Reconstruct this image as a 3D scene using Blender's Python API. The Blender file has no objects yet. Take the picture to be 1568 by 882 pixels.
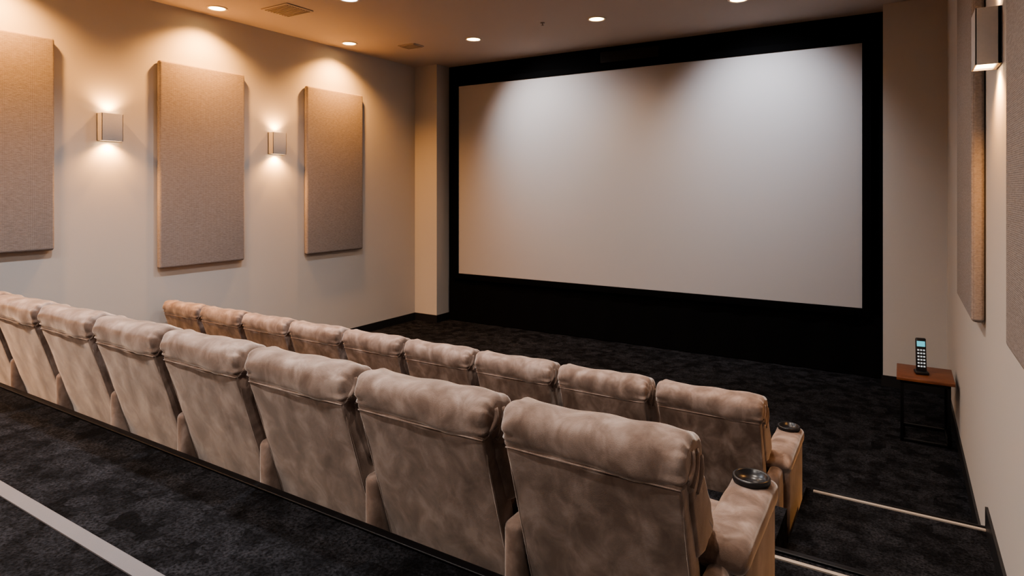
import bpy, bmesh, math, random
from mathutils import Vector, Matrix, noise
random.seed(4)
S = bpy.context.scene
COL = S.collection

# ------------------------------------------------------------------ layout
H = 2.34                    # eye height above the lowest floor
CEIL = H + 2.22
XL, XR = -7.47, 0.445       # side walls
YC, YS, YB = 8.72, 9.08, -2.6
F1 = 0.51                   # platform of rear row
P0 = 0.89                   # upper platform
MID = 0.29
MID0 = 0.70

# ------------------------------------------------------------------ materials
def newmat(name):
    m = bpy.data.materials.new(name); m.use_nodes = True
    nt = m.node_tree; b = nt.nodes['Principled BSDF']
    return m, nt, b
def plain(name, col, rough=0.6, metal=0.0, bump=0.0, bscale=60, emit=None, es=0, var=0.06):
    m, nt, b = newmat(name)
    tc = nt.nodes.new('ShaderNodeTexCoord')
    n = nt.nodes.new('ShaderNodeTexNoise'); n.inputs['Scale'].default_value = bscale; n.inputs['Detail'].default_value = 4
    nt.links.new(tc.outputs['Object'], n.inputs['Vector'])
    r = nt.nodes.new('ShaderNodeMapRange')
    r.inputs['To Min'].default_value = 1-var; r.inputs['To Max'].default_value = 1+var
    nt.links.new(n.outputs['Fac'], r.inputs['Value'])
    mx = nt.nodes.new('ShaderNodeVectorMath'); mx.operation = 'SCALE'
    mx.inputs[0].default_value = col[:3]
    nt.links.new(r.outputs[0], mx.inputs['Scale'])
    nt.links.new(mx.outputs[0], b.inputs['Base Color'])
    b.inputs['Roughness'].default_value = rough; b.inputs['Metallic'].default_value = metal
    if bump:
        bp = nt.nodes.new('ShaderNodeBump'); bp.inputs['Strength'].default_value = bump; bp.inputs['Distance'].default_value = 0.004
        nt.links.new(n.outputs['Fac'], bp.inputs['Height']); nt.links.new(bp.outputs[0], b.inputs['Normal'])
    return m

M_wall = plain('wall_paint', (0.49, 0.465, 0.445), 0.75, bump=0.08, bscale=90, var=0.02)
M_ceil = plain('ceiling_paint', (0.50, 0.43, 0.385), 0.8, bump=0.05, bscale=120, var=0.02)
M_base = plain('baseboard_black', (0.014, 0.014, 0.016), 0.45)
M_black = plain('black_velvet', (0.0022, 0.0022, 0.0026), 0.95)
M_black.node_tree.nodes['Principled BSDF'].inputs['Specular IOR Level'].default_value = .1
M_blackpl = plain('black_plastic', (0.012, 0.012, 0.014), 0.3)
M_metal = plain('black_metal', (0.010, 0.010, 0.012), 0.4, 0.6)
M_screen = plain('screen_fabric', (0.375, 0.365, 0.375), 0.8, bump=0.03, bscale=400, var=0.015)
M_strip = plain('nosing_strip', (0.36, 0.32, 0.28), 0.5, bump=0.2, bscale=200)
M_gstrip = plain('grey_strip', (0.14, 0.14, 0.155), 0.7, bump=0.2, bscale=200)
M_white = plain('sconce_white', (0.45, 0.43, 0.42), 0.5)
M_trimw = plain('light_trim', (0.75, 0.66, 0.55), 0.5)
M_vent = plain('vent_paint', (0.44, 0.375, 0.33), 0.6)
M_dark = plain('dark_gap', (0.006, 0.006, 0.006), 0.9)
M_curt = plain('curtain_black', (0.0032, 0.0032, 0.0036), .95)
M_curt.node_tree.nodes['Principled BSDF'].inputs['Specular IOR Level'].default_value = .1

def emis(name, col, s):
    m, nt, b = newmat(name)
    b.inputs['Base Color'].default_value = (*col, 1)
    b.inputs['Emission Color'].default_value = (*col, 1); b.inputs['Emission Strength'].default_value = s
    return m
WARM = (1.0, 0.46, 0.13); NEUT = (1.0, 0.84, 0.70); COOL = (0.84, 0.91, 1.0)
M_lwarm = emis('lamp_warm', (1.0, 0.70, 0.34), 12)
M_lcool = emis('lamp_cool', (0.80, 0.91, 1.0), 12)
M_lsc = emis('lamp_sconce', (1.0, 0.72, 0.42), 8)

def carpet():
    m, nt, b = newmat('carpet_charcoal'); L = nt.links.new
    tc = nt.nodes.new('ShaderNodeTexCoord')
    n1 = nt.nodes.new('ShaderNodeTexNoise'); n1.inputs['Scale'].default_value = 6.5; n1.inputs['Detail'].default_value = 6; n1.inputs['Roughness'].default_value = .7
    n2 = nt.nodes.new('ShaderNodeTexNoise'); n2.inputs['Scale'].default_value = 75; n2.inputs['Detail'].default_value = 4; n2.inputs['Roughness'].default_value = .7
    v = nt.nodes.new('ShaderNodeTexVoronoi'); v.inputs['Scale'].default_value = 9; v.distance = 'CHEBYCHEV'
    for x in (n1, n2, v): L(tc.outputs['Object'], x.inputs['Vector'])
    r1 = nt.nodes.new('ShaderNodeValToRGB')
    r1.color_ramp.elements[0].position = .38; r1.color_ramp.elements[0].color = (0.0050, 0.0053, 0.0068, 1)
    r1.color_ramp.elements[1].position = .64; r1.color_ramp.elements[1].color = (0.026, 0.0272, 0.033, 1)
    a = nt.nodes.new('ShaderNodeMix'); a.data_type = 'FLOAT'; a.inputs[0].default_value = .18
    sp = nt.nodes.new('ShaderNodeSeparateColor'); L(v.outputs['Color'], sp.inputs[0])
    L(n1.outputs['Fac'], a.inputs[2]); L(sp.outputs[0], a.inputs[3]); L(a.outputs[0], r1.inputs[0])
    mr = nt.nodes.new('ShaderNodeMapRange'); mr.inputs['From Min'].default_value = .35; mr.inputs['From Max'].default_value = .68
    mr.inputs['To Min'].default_value = .2; mr.inputs['To Max'].default_value = 2.0
    L(n2.outputs['Fac'], mr.inputs['Value'])
    sc = nt.nodes.new('ShaderNodeVectorMath'); sc.operation = 'SCALE'; L(r1.outputs[0], sc.inputs[0]); L(mr.outputs[0], sc.inputs['Scale'])
    L(sc.outputs[0], b.inputs['Base Color'])
    bp = nt.nodes.new('ShaderNodeBump'); bp.inputs['Strength'].default_value = 1; bp.inputs['Distance'].default_value = .015
    L(n2.outputs['Fac'], bp.inputs['Height']); L(bp.outputs[0], b.inputs['Normal'])
    b.inputs['Roughness'].default_value = .95; b.inputs['Specular IOR Level'].default_value = .12
    return m
M_carpet = carpet()

def suede():
    m, nt, b = newmat('suede_taupe'); L = nt.links.new
    tc = nt.nodes.new('ShaderNodeTexCoord'); oi = nt.nodes.new('ShaderNodeObjectInfo')
    mul = nt.nodes.new('ShaderNodeVectorMath'); mul.operation = 'SCALE'; mul.inputs[0].default_value = (13, 7, 5)
    L(oi.outputs['Random'], mul.inputs['Scale'])
    add = nt.nodes.new('ShaderNodeVectorMath'); add.operation = 'ADD'; L(tc.outputs['Object'], add.inputs[0]); L(mul.outputs[0], add.inputs[1])
    mp = nt.nodes.new('ShaderNodeMapping'); mp.inputs['Scale'].default_value = (1, 1, .7); mp.inputs['Rotation'].default_value = (0, .35, 0); L(add.outputs[0], mp.inputs[0])
    n1 = nt.nodes.new('ShaderNodeTexNoise'); n1.inputs['Scale'].default_value = 9.5; n1.inputs['Detail'].default_value = 5; n1.inputs['Roughness'].default_value = .55; n1.inputs['Distortion'].default_value = .45
    n2 = nt.nodes.new('ShaderNodeTexNoise'); n2.inputs['Scale'].default_value = 260; n2.inputs['Detail'].default_value = 2
    L(mp.outputs[0], n1.inputs['Vector']); L(add.outputs[0], n2.inputs['Vector'])
    r = nt.nodes.new('ShaderNodeValToRGB'); e = r.color_ramp.elements
    e[0].position = .35; e[0].color = (0.150, 0.107, 0.088, 1)
    e[1].position = .67; e[1].color = (0.34, 0.270, 0.238, 1)
    x = e.new(.5); x.color = (0.222, 0.166, 0.141, 1)
    L(n1.outputs['Fac'], r.inputs[0]); L(r.outputs[0], b.inputs['Base Color'])
    bp = nt.nodes.new('ShaderNodeBump'); bp.inputs['Strength'].default_value = .3; bp.inputs['Distance'].default_value = .003
    L(n2.outputs['Fac'], bp.inputs['Height']); L(bp.outputs[0], b.inputs['Normal'])
    b.inputs['Roughness'].default_value = .9; b.inputs['Specular IOR Level'].default_value = .12
    b.inputs['Sheen Weight'].default_value = 1.0; b.inputs['Sheen Roughness'].default_value = .35
    b.inputs['Sheen Tint'].default_value = (1, .94, .90, 1)
    return m
M_suede = suede()

def fabric():
    m, nt, b = newmat('acoustic_fabric'); L = nt.links.new
    tc = nt.nodes.new('ShaderNodeTexCoord')
    n = nt.nodes.new('ShaderNodeTexNoise'); n.inputs['Scale'].default_value = 70; n.inputs['Detail'].default_value = 5; n.inputs['Roughness'].default_value = .7
    mp = nt.nodes.new('ShaderNodeMapping'); mp.inputs['Scale'].default_value = (1, .35, 1.6)
    L(tc.outputs['Object'], mp.inputs[0]); L(mp.outputs[0], n.inputs['Vector'])
    w1 = nt.nodes.new('ShaderNodeTexWave'); w1.bands_direction = 'Y'; w1.inputs['Scale'].default_value = 38; w1.inputs['Distortion'].default_value = 1.5; w1.inputs['Detail'].default_value = 3
    w2 = nt.nodes.new('ShaderNodeTexWave'); w2.bands_direction = 'Z'; w2.inputs['Scale'].default_value = 38; w2.inputs['Distortion'].default_value = 1.5; w2.inputs['Detail'].default_value = 3
    L(tc.outputs['Object'], w1.inputs[0]); L(tc.outputs['Object'], w2.inputs[0])
    mu = nt.nodes.new('ShaderNodeMath'); mu.operation = 'MULTIPLY'; L(w1.outputs['Fac'], mu.inputs[0]); L(w2.outputs['Fac'], mu.inputs[1])
    ad = nt.nodes.new('ShaderNodeMath'); ad.operation = 'MULTIPLY_ADD'; ad.inputs[1].default_value = .5; L(mu.outputs[0], ad.inputs[0]); L(n.outputs['Fac'], ad.inputs[2])
    r = nt.nodes.new('ShaderNodeValToRGB'); e = r.color_ramp.elements
    e[0].position = .3; e[0].color = (0.185, 0.160, 0.150, 1); e[1].position = .95; e[1].color = (0.37, 0.33, 0.315, 1)
    L(ad.outputs[0], r.inputs[0]); L(r.outputs[0], b.inputs['Base Color'])
    bp = nt.nodes.new('ShaderNodeBump'); bp.inputs['Strength'].default_value = .5; bp.inputs['Distance'].default_value = .004
    L(ad.outputs[0], bp.inputs['Height']); L(bp.outputs[0], b.inputs['Normal'])
    b.inputs['Roughness'].default_value = .95; b.inputs['Specular IOR Level'].default_value = .1
    return m
M_fabric = fabric()

def wood():
    m, nt, b = newmat('walnut_top'); L = nt.links.new
    tc = nt.nodes.new('ShaderNodeTexCoord')
    mp = nt.nodes.new('ShaderNodeMapping'); mp.inputs['Scale'].default_value = (3, 40, 10)
    n = nt.nodes.new('ShaderNodeTexNoise'); n.inputs['Scale'].default_value = 1.5; n.inputs['Detail'].default_value = 6
    L(tc.outputs['Object'], mp.inputs[0]); L(mp.outputs[0], n.inputs['Vector'])
    r = nt.nodes.new('ShaderNodeValToRGB'); e = r.color_ramp.elements
    e[0].position = .3; e[0].color = (0.10, 0.032, 0.014, 1); e[1].position = .7; e[1].color = (0.26, 0.095, 0.042, 1)
    L(n.outputs['Fac'], r.inputs[0]); L(r.outputs[0], b.inputs['Base Color']); b.inputs['Roughness'].default_value = .4
    return m
M_wood = wood()

# ------------------------------------------------------------------ mesh helpers
def bm_obj(name, bm, mats, loc=(0, 0, 0), smooth=False, parent=None, rot=(0,0,0)):
    me = bpy.data.meshes.new(name)
    bmesh.ops.recalc_face_normals(bm, faces=bm.faces[:])
    bm.to_mesh(me); bm.free()
    for m in mats: me.materials.append(m)
    if smooth:
        for p in me.polygons: p.use_smooth = True
    o = bpy.data.objects.new(name, me); COL.objects.link(o); o.location = loc; o.rotation_euler = rot
    if parent: o.parent = parent
    return o

def merge(bm, t, mi=0, mat=None, smooth=True):
    bmesh.ops.recalc_face_normals(t, faces=t.faces[:])
    mp = {}
    for v in t.verts:
        co = v.co.copy()
        if mat is not None: co = mat @ co
        mp[v] = bm.verts.new(co)
    for f in t.faces:
        try:
            nf = bm.faces.new([mp[v] for v in f.verts]); nf.material_index = mi; nf.smooth = smooth
        except ValueError: pass
    t.free()

def add_box(bm, x0, x1, y0, y1, z0, z1, mi=0, bev=0.0, seg=3, mat=None, smooth=True):
    t = bmesh.new()
    bmesh.ops.create_cube(t, size=1)
    for v in t.verts:
        v.co = Vector(((x0+x1)/2+v.co.x*(x1-x0), (y0+y1)/2+v.co.y*(y1-y0), (z0+z1)/2+v.co.z*(z1-z0)))
    if bev: bmesh.ops.bevel(t, geom=t.edges[:], offset=bev, segments=seg, profile=.5, affect='EDGES')
    merge(bm, t, mi, mat, smooth and bev > 0)

def box(name, x0, x1, y0, y1, z0, z1, mat, bev=0.0, parent=None, seg=2):
    bm = bmesh.new(); cx, cy, cz = (x0+x1)/2, (y0+y1)/2, (z0+z1)/2
    add_box(bm, x0-cx, x1-cx, y0-cy, y1-cy, z0-cz, z1-cz, 0, bev, seg)
    return bm_obj(name, bm, [mat], (cx, cy, cz), parent=parent)

def add_cyl(bm, c, r, h, mi=0, n=32, r2=None, mat=None, caps=True):
    t = bmesh.new()
    bmesh.ops.create_cone(t, cap_ends=caps, segments=n, radius1=r, radius2=r if r2 is None else r2, depth=h,
                          matrix=Matrix.Translation(c))
    merge(bm, t, mi, mat, True)

def cr(pts, n):
    out = []
    m = len(pts)
    for i in range(m):
        p0, p1, p2, p3 = [Vector(pts[(i+k) % m]) for k in (-1, 0, 1, 2)]
        for j in range(n):
            t = j/n
            out.append(.5*((2*p1)+(-p0+p2)*t+(2*p0-5*p1+4*p2-p3)*t*t+(-p0+3*p1-3*p2+p3)*t**3))
    return out

def pillow(bm, prof, half, r, nx=26, sub=4, wfun=None, wr=0.0, lump=0.0, mi=0, dome=0.0, seed=0.0):
    """cushion: (y,z) profile swept along x; ends rounded with radius r; wrinkles near ends"""
    P = cr(prof, sub); m = len(P)
    N = []
    area = sum(P[i].x*P[(i+1) % m].y-P[(i+1) % m].x*P[i].y for i in range(m))
    sg = 1 if area > 0 else -1
    for i in range(m):
        t = (P[(i+1) % m]-P[i-1]); t.normalize()
        N.append(Vector((t.y, -t.x))*sg)
    cen = sum(P, Vector((0, 0)))/m
    st = []; ne = 7
    for k in range(ne+1):
        a = math.pi/2*k/ne
        st.append((-half+r*(1-math.cos(a)), r*(1-math.sin(a))))
    mid = [(-half+r+(2*half-2*r)*k/nx, 0) for k in range(1, nx)]
    st = st+mid+[(-x, o) for x, o in reversed(st)]
    t = bmesh.new(); rings = []
    for (x, off) in st:
        ring = []
        e = max(0, 1-(half-abs(x))/(2.2*r+.03))
        d = dome*(1-(x/half)**2)
        for i in range(m):
            w = 0
            if wr:
                w = wr*(e**1.2)*math.sin(i/m*math.tau*9+seed+4*noise.noise(Vector((x*4, i*.2, seed))))
            l = lump*noise.noise(Vector((x*7+seed, P[i].x*7, P[i].y*7))) if lump else 0
            q = P[i]+N[i]*(-off+w+l+d)
            k = wfun(q.y) if wfun else 1
            ring.append(t.verts.new((x*k, q.x, q.y)))
        rings.append(ring)
    for a, b in zip(rings[:-1], rings[1:]):
        for i in range(m):
            t.faces.new((a[i], a[(i+1) % m], b[(i+1) % m], b[i]))
    for ring, sx in ((rings[0], -1), (rings[-1], 1)):
        c = t.verts.new((sx*(half+.004), cen.x, cen.y))
        for i in range(m): t.faces.new((ring[i], ring[(i+1) % m], c))
    merge(bm, t, mi, None, True)

def tube(bm, pts, r, mi=0, n=8):
    t = bmesh.new(); rings = []
    for k, p in enumerate(pts):
        p = Vector(p); a = Vector(pts[max(0, k-1)]); b = Vector(pts[min(len(pts)-1, k+1)])
        d = (b-a).normalized(); u = d.orthogonal().normalized() if k == 0 else (u-d*u.dot(d)).normalized()
        v = d.cross(u)
        rings.append([t.verts.new(p+u*r*math.cos(math.tau*i/n)+v*r*math.sin(math.tau*i/n)) for i in range(n)])
    for a, b in zip(rings[:-1], rings[1:]):
        for i in range(n): t.faces.new((a[i], a[(i+1) % n], b[(i+1) % n], b[i]))
    t.faces.new(rings[0]); t.faces.new(rings[-1])
    merge(bm, t, mi, None, True)

# ------------------------------------------------------------------ room shell
T = 0.2
box('floor', XL-T, XR+T, YB-T, YS+T, -T, 0, M_carpet)
box('wall_left', XL-T, XL, YB-T, YS+T, 0, CEIL, M_wall)
box('wall_right', XR, XR+T, YB-T, YS+T, 0, CEIL, M_wall)
box('wall_front', XL, XR, YS, YS+T, 0, CEIL, M_black)
box('wall_back', XL, XR, YB-T, YB, 0, CEIL, M_wall)
box('ceiling', XL-T, XR+T, YB-T, YS+T, CEIL, CEIL+T, M_ceil)
CXL, CXR = -6.97, -0.19
box('wall_column_left', XL, CXL, YC, YS, 0, CEIL, M_wall)
box('wall_column_right', CXR, XR, YC, YS, 0, CEIL, M_wall)

AX = -0.56      # aisle start
bm = bmesh.new()
add_box(bm, XL, XR, YB, 1.97, 0, P0)
add_box(bm, XL, AX, 1.97, 3.9, 0, F1)
add_box(bm, AX, XR, 1.97, 2.35, 0, MID0)
add_box(bm, AX, XR, 2.35, 3.43, 0, F1)
add_box(bm, AX, XR, 3.43, 4.75, 0, MID)
bm_obj('floor_platform', bm, [M_carpet])

box('trim_nosing_1', XL, XR, 1.935, 1.978, P0, P0+0.012, M_metal, .004)
box('trim_nosing_2', AX, XR, 3.335, 3.36, F1, F1+0.008, M_strip)
box('trim_nosing_3', AX, XR, 3.40, 3.44, F1, F1+0.012, M_metal, .004)
box('trim_nosing_4', AX+.05, XR, 4.70, 4.725, MID, MID+0.008, M_strip)
box('trim_nosing_5', AX+.05, XR, 4.735, 4.76, MID, MID+0.01, M_metal, .003)
box('trim_floor_strip', XL, XR, 1.25, 1.315, P0, P0+0.006, M_gstrip)

BH, BT = .13, .015
box('baseboard_left', XL, XL+BT, 3.9, YC, 0, BH, M_base)
box('baseboard_column_left', XL, CXL+BT, YC-BT, YC, 0, BH, M_base)
box('baseboard_column_left_return', CXL, CXL+BT, YC, YS, 0, BH, M_base)
box('baseboard_column_right', CXR-BT, XR, YC-BT, YC, 0, BH, M_base)
box('baseboard_right', XR-BT, XR, 4.75, YC-BT, 0, BH, M_base)
box('baseboard_right_step', XR-BT, XR, 3.43, 4.75, MID, MID+BH, M_base)
box('baseboard_right_platform', XR-BT, XR, 2.35, 3.43, F1, F1+BH, M_base)
box('baseboard_left_platform', XL, XL+BT, 1.97, 3.9, F1, F1+BH, M_base)
box('baseboard_left_upper', XL, XL+BT, YB, 1.97, P0, P0+BH, M_base)
box('baseboard_right_upper', XR-BT, XR, YB, 1.97, P0, P0+BH, M_base)

# ------------------------------------------------------------------ projection screen
SX0, SX1, SZ0, SZ1 = -6.71, -0.42, H-1.484, H+1.846
cx, cz = (SX0+SX1)/2, (SZ0+SZ1)/2; w2, h2 = (SX1-SX0)/2, (SZ1-SZ0)/2
bm = bmesh.new()
add_box(bm, -w2, w2, 0.0, .02, -h2, h2, 0)
fb = .10
add_box(bm, -w2-fb, -w2, -.03, .05, -h2-fb, h2+fb, 1, .006)
add_box(bm, w2, w2+fb, -.03, .05, -h2-fb, h2+fb, 1, .006)
add_box(bm, -w2, w2, -.03, .05, h2, h2+fb, 1, .006)
add_box(bm, -w2, w2, -.03, .05, -h2-fb, -h2, 1, .006)
bm_obj('projection_screen', bm, [M_screen, M_black], (cx, YS-.06, cz))

def curtain(name, x0, x1, z0, z1, y, amp, per):
    bm = bmesh.new(); nx = int((x1-x0)/.03); nz = 8; rows = []
    for j in range(nz+1):
        z = z0+(z1-z0)*j/nz; row = []
        for i in range(nx+1):
            x = x0+(x1-x0)*i/nx
            a = amp*(1-.5*j/nz)*(.5+.9*noise.noise(Vector((x*.9, 3, 0)))**2+.9*max(0, (x+1.2)))
            yy = y-a*(math.sin(x*per+1.5*noise.noise(Vector((x*1.3, 0, z*.3))))*.5+.5)-.01*noise.noise(Vector((x*3, z, 2)))
            row.append(bm.verts.new((x, yy, z)))
        rows.append(row)
    for a, b in zip(rows[:-1], rows[1:]):
        for i in range(nx): bm.faces.new((a[i], a[i+1], b[i+1], b[i]))
    return bm_obj(name, bm, [M_curt], smooth=True)
curtain('stage_curtain', CXL+.03, CXR-.03, 0.01, SZ0-fb-.005, YS-.03, .035, 14)

bm = bmesh.new()
add_box(bm, -.47, .47, -.03, .05, -.085, .085, 0, .01)
add_box(bm, -.45, .45, -.034, -.028, -.07, .07, 1)
bm_obj('soundbar_speaker', bm, [M_dark, M_dark], (-3.5, YS-.055, H+2.05))

# ------------------------------------------------------------------ acoustic panels
def panel(yc, z0, z1, side, w=1.13, t=.075):
    bm = bmesh.new(); h = (z1-z0)/2
    x0, x1 = (.004, t) if side < 0 else (-t, -.004)
    tb = bmesh.new(); bmesh.ops.create_cube(tb, size=1)
    for v in tb.verts: v.co = Vector(((x0+x1)/2+v.co.x*(x1-x0), v.co.y*w, v.co.z*2*h))
    bmesh.ops.bevel(tb, geom=tb.edges[:], offset=.028, segments=6, profile=.5, affect='EDGES')
    merge(bm, tb, 0, None, True)
    bm_obj('acoustic_panel', bm, [M_fabric], (XL if side < 0 else XR, yc, (z0+z1)/2))
panel(2.45, H-.62, H+1.56, -1)
panel(4.65, H-.93, H+1.53, -1)
panel(6.80, H-.95, H+1.53, -1)
panel(5.46, H-.83, H+1.55, 1, w=1.2)
panel(2.76, H-.66, H+1.55, 1, w=1.15)
panel(.6, H-.66, H+1.55, 1, w=1.15)

# ------------------------------------------------------------------ lights
def spot(name, loc, power, col, size=math.radians(110), blend=.8, rad=.04, rot=(0, 0, 0)):
    l = bpy.data.lights.new(name, 'SPOT'); l.energy = power; l.color = col; l.spot_size = size; l.spot_blend = blend
    l.shadow_soft_size = rad
    o = bpy.data.objects.new(name, l); COL.objects.link(o); o.location = loc; o.rotation_euler = rot
    return o
def downlight(x, y, power, col, mat, size=110, blend=.7, aim=None):
    bm = bmesh.new()
    t = bmesh.new(); n = 40; prof = [(.120, 0), (.122, -.006), (.112, -.012), (.098, -.010), (.092, -.002)]
    rings = [[t.verts.new((r*math.cos(math.tau*i/n), r*math.sin(math.tau*i/n), z)) for i in range(n)] for r, z in prof]
    for a, b in zip(rings[:-1], rings[1:]):
        for i in range(n): t.faces.new((a[i], a[(i+1) % n], b[(i+1) % n], b[i]))
    merge(bm, t, 0)
    t = bmesh.new(); bmesh.ops.create_circle(t, cap_ends=True, segments=n, radius=.096, matrix=Matrix.Translation((0, 0, -.004)))
    merge(bm, t, 1)
    o = bm_obj('recessed_downlight', bm, [M_trimw, mat], (x, y, CEIL))
    rot = (0, 0, 0)
    if aim:
        rot = (Vector(aim)-Vector((x, y, CEIL-.03))).to_track_quat('-Z', 'Y').to_euler()
    s = spot('lamp', (0, 0, -.03), power, col, math.radians(size), blend, .06, rot); s.parent = o
WX = -7.10
for y in (-1.5, .4, 2.45, 4.62, 6.78): downlight(WX, y, 250, WARM, M_lwarm, 135, .75)
downlight(-5.35, 7.55, 230, (1, .96, .94), M_lwarm, 95, 1, (-4.72, YS, H+.75))
downlight(-3.36, 7.5, 90, (1, .62, .34), M_lwarm, 150, .9)
downlight(-1.61, 7.6, 230, (.93, .95, 1), M_lwarm, 95, 1, (-1.6, YS, H+.75))
for x in (-5.45, -3.4, -1.6): downlight(x, 5.2, 115, COOL if x < -5 else (1, .88, .78), M_lcool, 150, .9)
for x in (-5.45, -3.4, -1.4): downlight(x, 2.9, 165, (.90, .94, 1) if x < -2 else (1, .85, .72), M_lcool, 130, .9)  # unseen row, added overhead to highlight the near seat tops
for x in (-5.45, -3.4, -1.4): downlight(x, .4, 120, (1, .9, .82), M_lcool, 150, .9)  # out-of-view row, added so the near seat backs get light
for x in (-5.45, -3.4, -1.4): downlight(x, -1.8, 120, (1, .88, .78), M_lcool, 95, .9, (x, 1.6, 1.0))  # invented fill row behind the camera, aimed to brighten the seat backs

def sconce(y, side, z):
    bm = bmesh.new(); w, h, d, t = .11, .15, .115, .008
    s = 1 if side < 0 else -1
    def bx(x0, x1, *a, **k):
        x0, x1 = sorted((x0*s, x1*s)); add_box(bm, x0, x1, *a, **k)
    bx(0.002, .02, -w, w, -h, h, 0, .002)
    bx(d-t, d, -w, w, -h, h, 0, .002)
    bx(0.002, d, -w, -w+t, -h, h, 0, .002)
    bx(0.002, d, w-t, w, -h, h, 0, .002)
    bx(.02, d-t, -w+t, w-t, -h+.012, -h+.02, 1)
    bx(.02, d-t, -w+t, w-t, h-.02, h-.012, 1)
    o = bm_obj('wall_sconce', bm, [M_white, M_lsc], (XL if side < 0 else XR, y, z))
    a = spot('lamp_down', (.065*s, 0, -h-.005), 48, WARM, math.radians(140), .8, .03); a.parent = o
    b = spot('lamp_up', (.065*s, 0, h+.005), 26, WARM, math.radians(140), .8, .03, (math.pi, 0, 0)); b.parent = o
sconce(3.55, -1, H+.69); sconce(5.73, -1, H+.65); sconce(1.4, -1, H+.69)
sconce(4.22, 1, H+.81)

# ------------------------------------------------------------------ ceiling fittings
M_slat = plain('vent_slat', (.32, .27, .235), .6)
def vent(x, y, w, d):
    bm = bmesh.new()
    add_box(bm, -w, w, -d, d, -.012, 0, 0, .004)
    n = 9
    for i in range(n):
        yy = -d*.82+2*d*.82*i/(n-1)
        add_box(bm, -w*.85, w*.85, yy-.004, yy+.012, -.02, -.010, 1)
    bm_obj('ceiling_vent', bm, [M_vent, M_slat], (x, y, CEIL))
vent(-6.43, 5.12, .24, .2); vent(-6.42, 7.4, .16, .12)
bm = bmesh.new(); add_cyl(bm, (0, 0, -.004), .03, .008, 0, 20); add_cyl(bm, (0, 0, -.02), .008, .03, 0, 10); add_cyl(bm, (0, 0, -.037), .018, .004, 0, 16)
bm_obj('fire_sprinkler', bm, [M_slat], (-4.05, 7.3, CEIL))

# ------------------------------------------------------------------ side table
bm = bmesh.new()
tx0, tx1, ty0, ty1, th = -.225, .225, -.27, .27, .6
add_box(bm, tx0, tx1, ty0, ty1, th-.028, th, 0, .004)
b_ = .028; ix = .03
X0, X1, Y0, Y1 = tx0+ix, tx1-ix, ty0+ix, ty1-ix
for x in (X0, X1-b_):
    for y in (Y0, Y1-b_): add_box(bm, x, x+b_, y, y+b_, 0, th-.028, 1, .002)
for z in (0, th-.028-b_):
    for x in (X0, X1-b_): add_box(bm, x, x+b_, Y0, Y1, z, z+b_, 1, .002)
    for y in (Y0, Y1-b_): add_box(bm, X0, X1, y, y+b_, z, z+b_, 1, .002)
bm_obj('side_table', bm, [M_wood, M_metal], (.185, 7.14, 0))

bm = bmesh.new()
add_box(bm, -.055, .055, -.055, .06, 0, .03, 0, .01)
R = Matrix.Translation((0, .0, .018)) @ Matrix.Rotation(math.radians(-9), 4, 'X')
def rb(*a, **k): add_box(bm, *a, mat=R, **k)
rb(-.043, .043, -.014, .014, 0, .315, 0, .012)
rb(-.033, .033, -.0165, -.0135, .235, .285, 1)
for i in range(3):
    for j in range(6):
        rb(-.031+i*.023, -.031+i*.023+.016, -.0175, -.0135, .045+j*.030, .045+j*.030+.014, mi=2, bev=.0015, seg=1)
bm_obj('remote_control', bm, [M_blackpl, emis('remote_display', (.10, .45, .55), .6), emis('remote_keys', (.55, .62, .66), .35)],
       (.16, 7.10, th+.0), rot=(0, 0, math.radians(8)))

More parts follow.
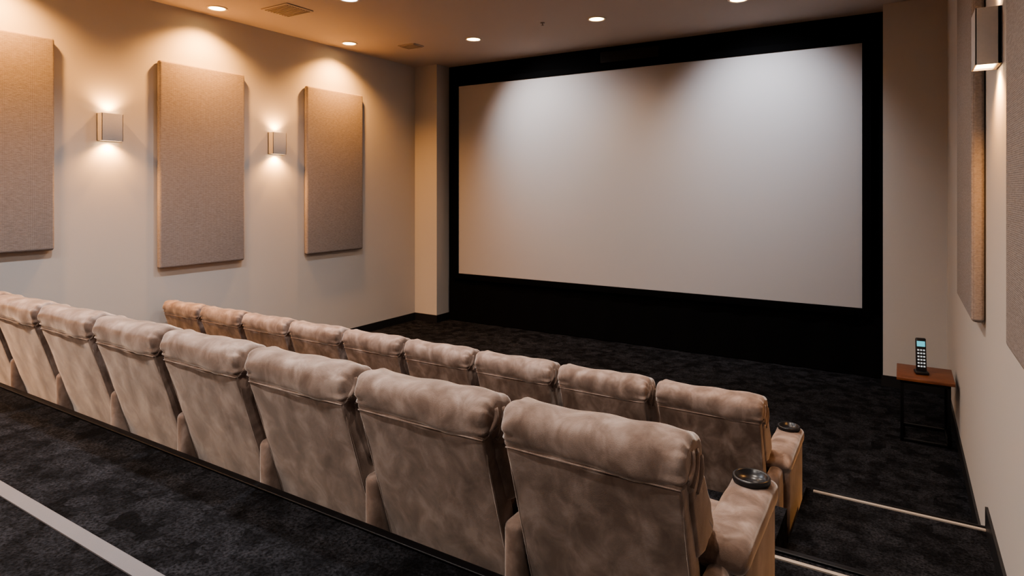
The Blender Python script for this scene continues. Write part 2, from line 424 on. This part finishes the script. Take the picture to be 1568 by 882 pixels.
# ------------------------------------------------------------------ recliner
def build_recliner(left_arm):
    bm = bmesh.new()
    # rear shell (leaning back)
    prof = [(.335, .10), (.312, .16), (.262, .32), (.211, .48), (.160, .64), (.113, .79), (.082, .885), (.094, .915), (.16, .915), (.20, .86), (.27, .62), (.37, .30), (.42, .14), (.40, .09)]
    pillow(bm, prof, .324, .012, nx=20, sub=3, dome=.004, lump=.006)
    # headrest roll
    prof = [(.086, .890), (.068, .908), (.057, .945), (.056, .99), (.077, 1.026), (.130, 1.045), (.205, 1.040), (.262, 1.005), (.298, .93), (.31, .84), (.27, .79), (.19, .82), (.12, .885)]
    pillow(bm, prof, .338, .030, nx=26, sub=4, wr=.007, lump=.012, seed=1.3)
    # piping seams
    tube(bm, [(x/20*.322, .075-.003*math.cos(x/20*math.pi/2), .894) for x in range(-20, 21)], .003)
    for s in (-1, 1):
        tube(bm, [(s*.319, y+.003, z) for y, z in [(.312, .16), (.262, .32), (.211, .48), (.160, .64), (.113, .79), (.087, .88)]], .0045)
        for k, (y0, z0, y1, z1) in enumerate([(.10, .92, .14, 1.0), (.145, .88, .19, .99), (.20, .84, .245, .95)]):
            pts = [(s*(.334+.006*math.sin(math.pi*j/8)), y0+(y1-y0)*j/8+.012*math.sin(math.pi*j/8), z0+(z1-z0)*j/8) for j in range(9)]
            tube(bm, pts, .011, 0, 10)
    # front back-cushion lobes
    prof = [(.150, .83), (.17, .885), (.24, .90), (.32, .86), (.39, .76), (.435, .66), (.43, .61), (.34, .585), (.25, .60), (.195, .69)]
    pillow(bm, prof, .336, .026, nx=18, sub=4, wr=.005, lump=.01, seed=4.1)
    prof = [(.23, .60), (.28, .65), (.36, .665), (.44, .63), (.48, .55), (.50, .45), (.44, .40), (.33, .41), (.27, .48)]
    pillow(bm, prof, .283, .028, nx=16, sub=4, lump=.01, seed=7.7)
    prof = [(.25, .60), (.33, .62), (.40, .48), (.45, .25), (.44, .12), (.37, .13), (.30, .36)]
    pillow(bm, prof, .304, .015, nx=8, sub=3)
    prof = [(.42, .36), (.44, .46), (.60, .485), (.80, .50), (.93, .485), (.985, .43), (.98, .35), (.90, .31), (.60, .30), (.46, .31)]
    pillow(bm, prof, .281, .04, nx=16, sub=4, lump=.012, seed=2.2)
    add_box(bm, -.275, .275, .36, .94, .05, .33, 0, .015)
    add_box(bm, -.27, .27, .945, 1.0, .09, .40, 0, .024, 4)
    add_box(bm, -.26, .26, .40, .90, 0, .05, 1)
    def arm(cx):
        add_box(bm, cx-.080, cx+.080, .37, .985, .02, .53, 0, .02, 4)
        tt = bmesh.new(); bmesh.ops.create_cube(tt, size=1)
        for v in tt.verts: v.co = Vector((cx+v.co.x*.082, .30+v.co.y*.22, .33+v.co.z*.44))
        bmesh.ops.bevel(tt, geom=tt.edges[:], offset=.034, segments=5, profile=.5, affect='EDGES'); merge(bm, tt, 0)
        t = bmesh.new(); n = 28; rings = []
        ys = [.335, .338, .35, .375, .42]+[.45+.05*i for i in range(11)]+[.975, .99, .995]
        for y in ys:
            f = 1.0
            if y < .42: f = math.sqrt(max(.02, 1-((.42-y)/.0855)**2))
            if y > .95: f = math.sqrt(max(.05, 1-((y-.95)/.0455)**2))*.35+.65
            ring = []
            for i in range(n):
                a = math.tau*i/n; c, s_ = math.cos(a), math.sin(a)
                px = math.copysign(abs(c)**.5, c)*.092*(.75+.25*f); pz = math.copysign(abs(s_)**.7, s_)*(.058)*f
                l = .005*noise.noise(Vector((px*14, y*8, pz*14+cx)))
                ring.append(t.verts.new((cx+px*(1+l*8), y, .555+pz+l)))
            rings.append(ring)
        for a, b in zip(rings[:-1], rings[1:]):
            for i in range(n): t.faces.new((a[i], a[(i+1) % n], b[(i+1) % n], b[i]))
        t.faces.new(rings[0]); t.faces.new(rings[-1]); merge(bm, t, 0)
        t = bmesh.new(); n = 36
        prof = [(.066, .60), (.075, .620), (.075, .636), (.070, .641), (.063, .637), (.060, .6195), (.001, .619)]
        rings = [[t.verts.new((cx+r*math.cos(math.tau*i/n), .895+r*math.sin(math.tau*i/n), z)) for i in range(n)] for r, z in prof]
        for a, b in zip(rings[:-1], rings[1:]):
            for i in range(n): t.faces.new((a[i], a[(i+1) % n], b[(i+1) % n], b[i]))
        merge(bm, t, 1)
    arm(.3725)
    if left_arm: arm(-.3725)
    return bm
protos = {}
def recliner(x, y, z, left=False):
    if left not in protos:
        o = bm_obj('recliner_chair', build_recliner(left), [M_suede, M_blackpl]); protos[left] = o.data
    else:
        o = bpy.data.objects.new('recliner_chair', protos[left]); COL.objects.link(o)
    o.location = (x, y, z)
N1 = 8
for i in range(N1): recliner(-.905-.745*i, 1.86, F1, i == N1-1)
for i in range(9): recliner(-1.065-.741*i, 4.02, 0, False)

# ------------------------------------------------------------------ world + camera
w = bpy.data.worlds.new('world'); S.world = w; w.use_nodes = True
w.node_tree.nodes['Background'].inputs[0].default_value = (.05, .05, .055, 1)
w.node_tree.nodes['Background'].inputs[1].default_value = .3
cam = bpy.data.cameras.new('camera'); co = bpy.data.objects.new('camera', cam); COL.objects.link(co)
cam.sensor_width = 36; cam.lens = 22.09; cam.shift_y = -.0957; cam.clip_start = .05
co.location = (0, 0, H); co.rotation_euler = (math.pi/2, 0, math.radians(31.8))
S.camera = co
S.view_settings.view_transform = 'AgX'
S.view_settings.look = 'AgX - Medium High Contrast'
S.view_settings.exposure = 0.6
